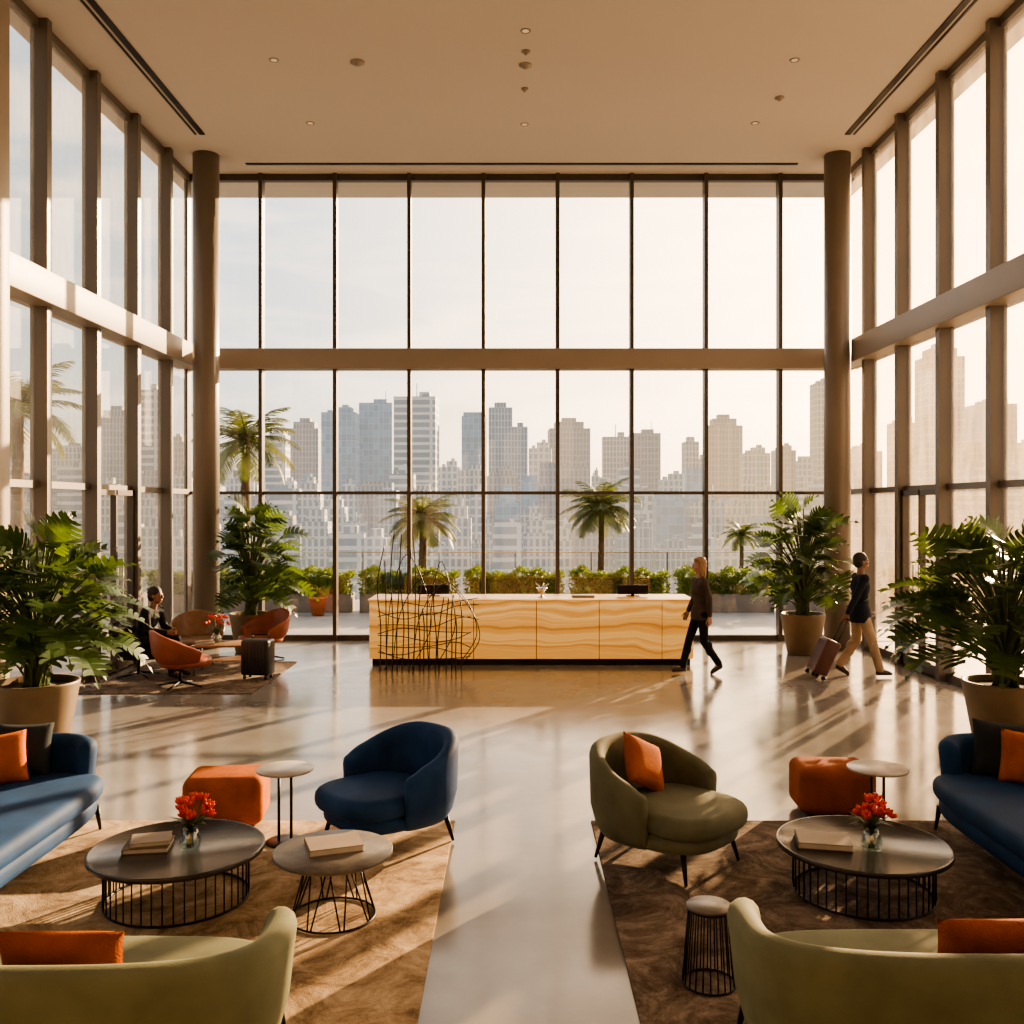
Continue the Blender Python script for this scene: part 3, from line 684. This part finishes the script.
for D_,lo,hi,w0,w1 in ((415,.004,.045,.016,.034),(365,-.018,.022,.018,.036),(310,-.045,-.008,.02,.042)):
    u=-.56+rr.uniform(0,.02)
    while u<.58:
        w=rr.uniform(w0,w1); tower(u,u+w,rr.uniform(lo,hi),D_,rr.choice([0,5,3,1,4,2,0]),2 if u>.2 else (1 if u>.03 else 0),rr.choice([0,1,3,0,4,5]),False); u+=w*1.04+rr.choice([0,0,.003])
# ------------------------------------------------------------------ lounge group
def lounge(loc,rz,lab,m='terra'):
    e=thing('lounge_chair',lab,'lounge chair',loc,rz)
    b=B(); b.shell(.38,.36,2.3,math.radians(112),.80,.52,.30,.05,taper=.62,lean=1.1,pw=1.5); b.obj('backrest',m,parent=e)
    b=B(); b.puck(.33,.34,2.5,.28,.40,.05,yc=-.07); b.obj('seat_cushion',m,parent=e)
    b=B(); b.tube([(0,0,.04),(0,0,.3)],.025,12)
    for k in range(4):
        a=pi/4+k*pi/2; b.tube([(0,0,.07),(.32*math.cos(a),.32*math.sin(a),.015)],[.02,.012],8)
    b.obj('swivel_base','black',parent=e)
lounge((-4.55,12.95,RZ),rd(125),'terracotta leather swivel lounge chair on four-star base')
lounge((-4.05,15.4,0),rd(-40),'terracotta lounge chair facing the low wooden table')
lounge((-4.98,14.95,RZ),rd(20),'brown leather lounge chair beside the low table','wood')
lounge((-5.42,13.72,RZ),rd(90),'dark lounge chair occupied by a seated person','dark')
e=thing('low_table','low rectangular walnut table on slim steel legs','table',(-4.32,14.1,RZ),.1)
b=B(); b.box((0,0,.42),(.82,.6,.03),bev=.006); b.obj('tabletop','wood',parent=e)
b=B(); b.box((0,0,.2),(.7,.45,.015)); b.obj('shelf','wood',parent=e)
for x in (-.36,.36):
    for y in (-.26,.26):
        b=B(); b.tube([(0,0,.41),(0,0,0)],.012,8); b.obj('leg','steel',parent=e,loc=(x,y,0))
vase((-4.45,14.2,RZ+.436),5,.13,1.3)
book((-4.55,13.98,RZ+.436),.3,.28,.2,.03,'bookd','closed dark book on the low walnut table')
def suitcase(name,loc,rot,m,lab,w,d,h,hl,off=0):
    e=thing(name,lab,'suitcase',loc,rot=rot)
    b=B(); b.box((off,0,.06+h/2),(d,w,h),bev=.035,seg=4)
    for k in range(-3,4): b.box((off,k*w*.12,.06+h/2),(d+.012,w*.03,h*.85),bev=.004)
    b.obj('case_body',m,parent=e)
    b=B()
    for y in (-w*.28,w*.28): b.tube([(off+d*.3,y,.06+h-.02),(off+d*.3,y,.06+h+hl)],.008,8)
    b.tube([(off+d*.3,-w*.3,.06+h+hl),(off+d*.3,w*.3,.06+h+hl)],.013,8); b.obj('handle','black',parent=e)
    for x in (-d*.35,d*.35):
        for y in (-w*.38,w*.38):
            b=B(); b.tube([(off+x,y-.012,.03),(off+x,y+.012,.03)],.03,14); b.obj('wheel','black',parent=e)
suitcase('suitcase',(-3.66,13.58,RZ),(0,0,rd(80)),'casek','black hard-shell suitcase standing beside the low table',.42,.26,.50,.06)
# ------------------------------------------------------------------ people
def remesh(bld,name,m,parent,vox=.007,sm=4,cutz=None):
    o=bld.obj(name+'_src',m,fix=False)
    md=o.modifiers.new('r','REMESH'); md.mode='VOXEL'; md.voxel_size=vox; md.use_smooth_shade=True
    ms=o.modifiers.new('s','SMOOTH'); ms.factor=.5; ms.iterations=sm
    bpy.context.view_layer.update()
    dg=bpy.context.evaluated_depsgraph_get(); me=bpy.data.meshes.new_from_object(o.evaluated_get(dg))
    bpy.data.objects.remove(o,do_unlink=True)
    if cutz is not None:
        bb=bmesh.new(); bb.from_mesh(me)
        bmesh.ops.bisect_plane(bb,geom=list(bb.verts)+list(bb.edges)+list(bb.faces),plane_co=(0,0,cutz),plane_no=(0,0,-1),clear_outer=True)
        bb.to_mesh(me); bb.free()
    me.name=name; me.materials.clear(); me.materials.append(M[m])
    for p in me.polygons: p.use_smooth=True
    n=bpy.data.objects.new(name,me); C.objects.link(n); n.parent=parent
    return n
def hand(b,w,d,n,side,curl=.35,s=1):
    w=Vector(w); d=Vector(d).normalized(); n=Vector(n); n=(n-d*n.dot(d)).normalized(); t=d.cross(n)*side
    for k in range(4):
        o=(-.027+.018*k)*s
        b.cap(w+t*o*.6,w+d*.085*s+t*o,.014*s,.012*s)
    for k in range(4):
        o=(-.030+.020*k)*s; L=[.030,.034,.031,.024][k]*s*1.05; p=w+d*.085*s+t*o; a=curl*.6
        for j in range(3):
            q=p+(d*math.cos(a)+n*math.sin(a))*L*(1-.12*j); b.cap(p,q,.0088*s-.0006*j,.0082*s-.0006*j,seg=8); p=q; a+=curl
    p=w+d*.025*s-t*.025*s; 
    for j,(aa,L) in enumerate(((.6,.04),(.35,.032),(.15,.026))):
        q=p+(d*math.cos(aa)-t*math.sin(aa)+n*.5*curl).normalized()*L*s; b.cap(p,q,.0115*s-.001*j,.010*s-.001*j,seg=8); p=q
def person(lab,loc,rz,J,skin,hairm,topm,legm,hairlong,headyaw=0,fem=False,long_coat=False,curls=(.45,.45),scale=1,seated=False):
    e=thing('person',lab,'person',loc,rz); e.scale=(scale,)*3
    v={k:Vector(p) for k,p in J.items()}
    k=.92 if fem else 1.0
    b=B()
    hd=v['head']; rot=Euler((0,0,headyaw)); hm_=rot.to_matrix()
    def hp(x,y,z): return hd+hm_@Vector((x,y,z))
    b.ell(hp(-.012,0,.025),(.098,.077,.098),rot=rot); b.ell(hp(.018,0,-.045),(.068,.058,.072),rot=rot); b.ell(hp(.05,0,-.085),(.03,.03,.022),rot=rot)
    b.ell(hp(.092,0,-.012),(.02,.012,.028),rot=rot); b.ell(hp(.1,0,-.026),(.014,.015,.011),rot=rot)
    b.ell(hp(.078,0,.022),(.016,.05,.012),rot=rot)
    for s in (1,-1): b.ell(hp(-.008,s*.077,-.005),(.018,.01,.03),rot=rot); b.ell(hp(.055,s*.035,-.03),(.03,.025,.025),rot=rot)
    b.ell(hp(.083,0,-.058),(.012,.024,.009),rot=rot)
    b.cap(v['neck']-Vector((0,0,.05)),hd+Vector((-.012,0,-.05)),.056*k,.05*k)
    up=(v['neck']-v['pelvis']).normalized()
    def torso(b,g=0,low=True):
        q=Vector((0,0,1)).rotation_difference(up).to_euler()
        ch=v['pelvis'].lerp(v['neck'],.66); wa=v['pelvis'].lerp(v['neck'],.35)
        b.ell(ch,(.115*k+g,.165*k+g,.17+g),rot=q); b.ell(wa,(.10*k+g,.132*k+g,.17+g),rot=q); 
        if low: b.ell(v['pelvis'],(.112+g,.155+g,.13+g))
        if fem: b.ell(ch+Vector((.06,0,-.02)),(.055+g,.115+g,.07+g))
        b.cap(v['neck']-up*.07,v['shL'],.06+g,.052*k+g); b.cap(v['neck']-up*.07,v['shR'],.06+g,.052*k+g)
        for s in 'LR': b.cap(ch,v['sh'+s],.09+g,.055*k+g)
    torso(b)
    for s in 'LR':
        b.cap(v['sh'+s],v['el'+s],.05*k,.039*k); b.cap(v['el'+s],v['wr'+s],.039*k,.026*k)
        b.cap(v['hip'+s],v['kn'+s],.083*k,.053*k); b.cap(v['kn'+s],v['an'+s],.052*k,.035*k)
        c_=v['kn'+s].lerp(v['an'+s],.3); b.ell(c_+Vector((-.012,0,0)),(.052*k,.05*k,.1))
        b.cap(v['an'+s],v['toe'+s],.034,.026)
        sd=1 if s=='L' else -1
        d=(v['wr'+s]-v['el'+s]).normalized()
        hand(b,v['wr'+s]+d*.01,d,Vector((0,-sd,0))+Vector((.3,0,0)),sd,curls[0 if s=='L' else 1])
    remesh(b,'body',skin,e,.0055,3)
    for s in (1,-1):
        b=B(); b.ell(hp(.083,s*.03,.004),(.009,.013,.008),0,rot=rot); b.ell(hp(.0885,s*.03,.004),(.005,.006,.006),1,rot=rot); b.obj('eye',['eyew','black'],parent=e)
        b=B(); b.ell(hp(.09,s*.03,.024),(.006,.019,.004),rot=rot); b.obj('eyebrow',hairm,parent=e)
    b=B(); b.ell(hp(.093,0,-.058),(.005,.022,.006),rot=rot); b.obj('mouth','lip',parent=e)
    b=B()
    b.ell(hp(-.026,0,.05),(.104,.089,.096),rot=rot); b.ell(hp(-.048,0,.0),(.08,.087,.092),rot=rot)
    if hairlong:
        b.ell(hp(-.06,0,-.09),(.058,.082,.14),rot=rot); b.ell(hp(-.066,0,-.17),(.042,.07,.10),rot=rot); b.ell(hp(-.05,.03,-.23),(.03,.035,.06),rot=rot); b.ell(hp(-.055,-.035,-.22),(.03,.035,.06),rot=rot)
        for s in (1,-1): b.ell(hp(-.015,s*.072,-.05),(.045,.02,.12),rot=rot)
        b.ell(hp(.02,0,.085),(.06,.07,.045),rot=rot)
    remesh(b,'hair',hairm,e,.007,3)
    g=.018; b=B(); torso(b,g,True)
    for s in 'LR':
        b.cap(v['sh'+s],v['el'+s],.062*k,.054*k); b.cap(v['el'+s],v['el'+s].lerp(v['wr'+s],.95),.054*k,.041*k)
    cz=None
    if not seated:
        hem=.17 if long_coat else .12
        pl=v['pelvis']
        b.ell(pl+Vector((-.005,0,-.06)),(.158,.19*k+.008,.24)); cz=pl.z-hem
        if long_coat:
            b.cap(v['neck']+Vector((.03,.05,-.03)),v['pelvis']+Vector((.13,.03,.0)),.016,.014); b.cap(v['neck']+Vector((.03,-.05,-.03)),v['pelvis']+Vector((.13,-.03,.0)),.016,.014)
        cz=min(cz,v['wrL'].z-.03,v['wrR'].z-.03)
    else:
        b.ell(v['pelvis']+Vector((0,0,.02)),(.15,.19,.14))
    remesh(b,'jacket' if long_coat else 'blouse',topm,e,.008,5,cz)
    b=B(); b.ell(v['pelvis']+Vector((-.01,0,-.04)),(.132,.168,.135))
    for s in 'LR':
        b.cap(v['hip'+s],v['kn'+s],.098*k,.068*k); b.cap(v['kn'+s],v['kn'+s].lerp(v['an'+s],.98),.068*k,.062*k); b.cap(v['pelvis'],v['hip'+s],.1,.1)
        c_=v['kn'+s].lerp(v['an'+s],.3); b.ell(c_+Vector((-.01,0,0)),(.062*k,.062*k,.12))
    remesh(b,'trousers',legm,e,.008,5)
    for s in 'LR':
        a=v['an'+s]; t=v['toe'+s]; f=(t-a).normalized(); b=B()
        b.cap(a+Vector((-.015,0,-.025)),t,.046,.034); b.cap(a+Vector((-.03,0,-.045)),t+f*.03,.036,.026)
        remesh(b,'shoe','shoe',e,.007,3)
    return e
walk={'pelvis':(0,0,.96),'neck':(.01,0,1.48),'head':(.03,0,1.665),'shL':(.02,.185,1.43),'shR':(.0,-.185,1.43),
 'hipL':(0,.09,.92),'hipR':(0,-.09,.92),'knR':(.15,-.09,.52),'anR':(.26,-.09,.105),'toeR':(.39,-.09,.06),
 'knL':(-.02,.09,.50),'anL':(-.26,.09,.16),'toeL':(-.16,.09,.045),
 'elL':(.06,.24,1.16),'wrL':(.19,.22,.94),'elR':(-.14,-.23,1.17),'wrR':(-.25,-.22,.94)}
person('person in navy jacket and khaki trousers walking, pulling a suitcase',(5.04,13.85,0),0,walk,'skin2','hairk','navy','khaki',False,long_coat=True,curls=(.45,.9))
ww=dict(walk); ww.update({'elR':(.02,-.2,1.16),'wrR':(.12,-.2,.95),'elL':(-.05,.21,1.16),'wrL':(-.06,.21,.91),'shL':(.01,.165,1.42),'shR':(.01,-.165,1.42)})
person('person with long brown hair, dark top and black trousers, walking',(2.76,14.05,0),rd(192),ww,'skin','hairb','cream','dark',True,fem=True,scale=.96)
sit={'pelvis':(-.08,0,.52),'neck':(.08,0,1.0),'head':(.14,0,1.17),'shL':(.08,.18,.95),'shR':(.08,-.18,.95),
 'hipL':(-.04,.1,.51),'hipR':(-.04,-.1,.51),'knL':(.38,.14,.53),'knR':(.38,-.14,.53),'anL':(.42,.13,.11),'anR':(.46,-.13,.11),'toeL':(.55,.14,.05),'toeR':(.59,-.14,.05),
 'elL':(.14,.24,.70),'wrL':(.34,.1,.66),'elR':(.14,-.24,.70),'wrR':(.34,-.1,.66)}
person('person in dark clothes seated in a lounge chair, leaning forward',(-5.30,13.72,RZ),rd(-8),sit,'skin2','hairk','dark','dark',False,long_coat=True,seated=True)
suitcase('rolling_suitcase',(4.36,13.63,0.01),(0,rd(25),0),'caser','burgundy rolling suitcase tilted while being pulled along',.36,.22,.52,.36,off=-.06)
# ------------------------------------------------------------------ light
az,el=rd(36),rd(15)
S=Vector((math.sin(az)*math.cos(el),math.cos(az)*math.cos(el),math.sin(el)))
l=bpy.data.lights.new('sun','SUN'); l.energy=21; l.color=(1,.69,.40); l.angle=rd(.5)
o=bpy.data.objects.new('sun',l); C.objects.link(o); o.rotation_euler=(-S).to_track_quat('-Z','Y').to_euler(); o.location=(20,30,20)
w=bpy.data.worlds.new('world'); bpy.context.scene.world=w; w.use_nodes=True; N=w.node_tree.nodes; L=w.node_tree.links
bg=N['Background']; tc=N.new('ShaderNodeTexCoord'); sp=N.new('ShaderNodeSeparateXYZ'); L.new(tc.outputs['Generated'],sp.inputs[0])
rp=N.new('ShaderNodeValToRGB'); e=rp.color_ramp.elements
e[0].position=0; e[0].color=(.88,.71,.52,1); e[1].position=1; e[1].color=(.42,.50,.62,1)
k=e.new(.06); k.color=(.80,.70,.57,1); k=e.new(.15); k.color=(.60,.64,.66,1); k=e.new(.4); k.color=(.49,.58,.68,1)
cm=N.new('ShaderNodeMapping'); cm.inputs['Scale'].default_value=(2,2,11); L.new(tc.outputs['Generated'],cm.inputs[0])
cn=N.new('ShaderNodeTexNoise'); cn.inputs['Scale'].default_value=2.2; cn.inputs['Detail'].default_value=7; cn.inputs['Distortion'].default_value=.5; L.new(cm.outputs[0],cn.inputs['Vector'])
cr=N.new('ShaderNodeMapRange'); cr.inputs['From Min'].default_value=.48; cr.inputs['From Max'].default_value=.68; cr.inputs['To Max'].default_value=.7; L.new(cn.outputs['Fac'],cr.inputs['Value'])
cx_=N.new('ShaderNodeMix'); cx_.data_type='RGBA'; cx_.inputs[7].default_value=(1.15,.98,.80,1); L.new(cr.outputs[0],cx_.inputs[0])
L.new(sp.outputs[2],rp.inputs[0]); L.new(rp.outputs[0],cx_.inputs[6])
dt=N.new('ShaderNodeVectorMath'); dt.operation='DOT_PRODUCT'; dt.inputs[1].default_value=S; L.new(tc.outputs['Generated'],dt.inputs[0])
mr=N.new('ShaderNodeMapRange'); mr.inputs['From Min'].default_value=.4; mr.inputs['From Max'].default_value=1; L.new(dt.outputs['Value'],mr.inputs['Value'])
pw=N.new('ShaderNodeMath'); pw.operation='POWER'; pw.inputs[1].default_value=3.8; L.new(mr.outputs[0],pw.inputs[0])
dim=N.new('ShaderNodeMapRange'); dim.inputs['From Min'].default_value=-.6; dim.inputs['From Max'].default_value=.7; dim.inputs['To Min'].default_value=.75; dim.inputs['To Max'].default_value=1; L.new(dt.outputs['Value'],dim.inputs['Value'])
dm=N.new('ShaderNodeMix'); dm.data_type='RGBA'; dm.blend_type='MULTIPLY'; dm.inputs[0].default_value=1; L.new(cx_.outputs[2],dm.inputs[6]); L.new(dim.outputs[0],dm.inputs[7])
mx=N.new('ShaderNodeMix'); mx.data_type='RGBA'; mx.blend_type='ADD'; mx.inputs[0].default_value=1
gl=N.new('ShaderNodeMix'); gl.data_type='RGBA'; gl.blend_type='MIX'; gl.inputs[6].default_value=(0,0,0,1); gl.inputs[7].default_value=(4.4,2.8,1.35,1)
L.new(pw.outputs[0],gl.inputs[0]); L.new(dm.outputs[2],mx.inputs[6]); L.new(gl.outputs[2],mx.inputs[7]); 
L.new(mx.outputs[2],bg.inputs[0]); bg.inputs[1].default_value=1.7
# ------------------------------------------------------------------ camera
cam=bpy.data.cameras.new('camera'); co=bpy.data.objects.new('camera',cam); C.objects.link(co)
cam.sensor_width=36; cam.lens=36*950/1024; cam.shift_x=-2/1024; cam.shift_y=-4/1024; cam.clip_end=3000
co.location=(0,0,2.45); co.rotation_euler=(pi/2,0,0)
bpy.context.scene.camera=co
vs=bpy.context.scene.view_settings
vs.view_transform='AgX'
try: vs.look='AgX - Medium High Contrast'
except Exception as ex: print(ex)
vs.exposure=0.45
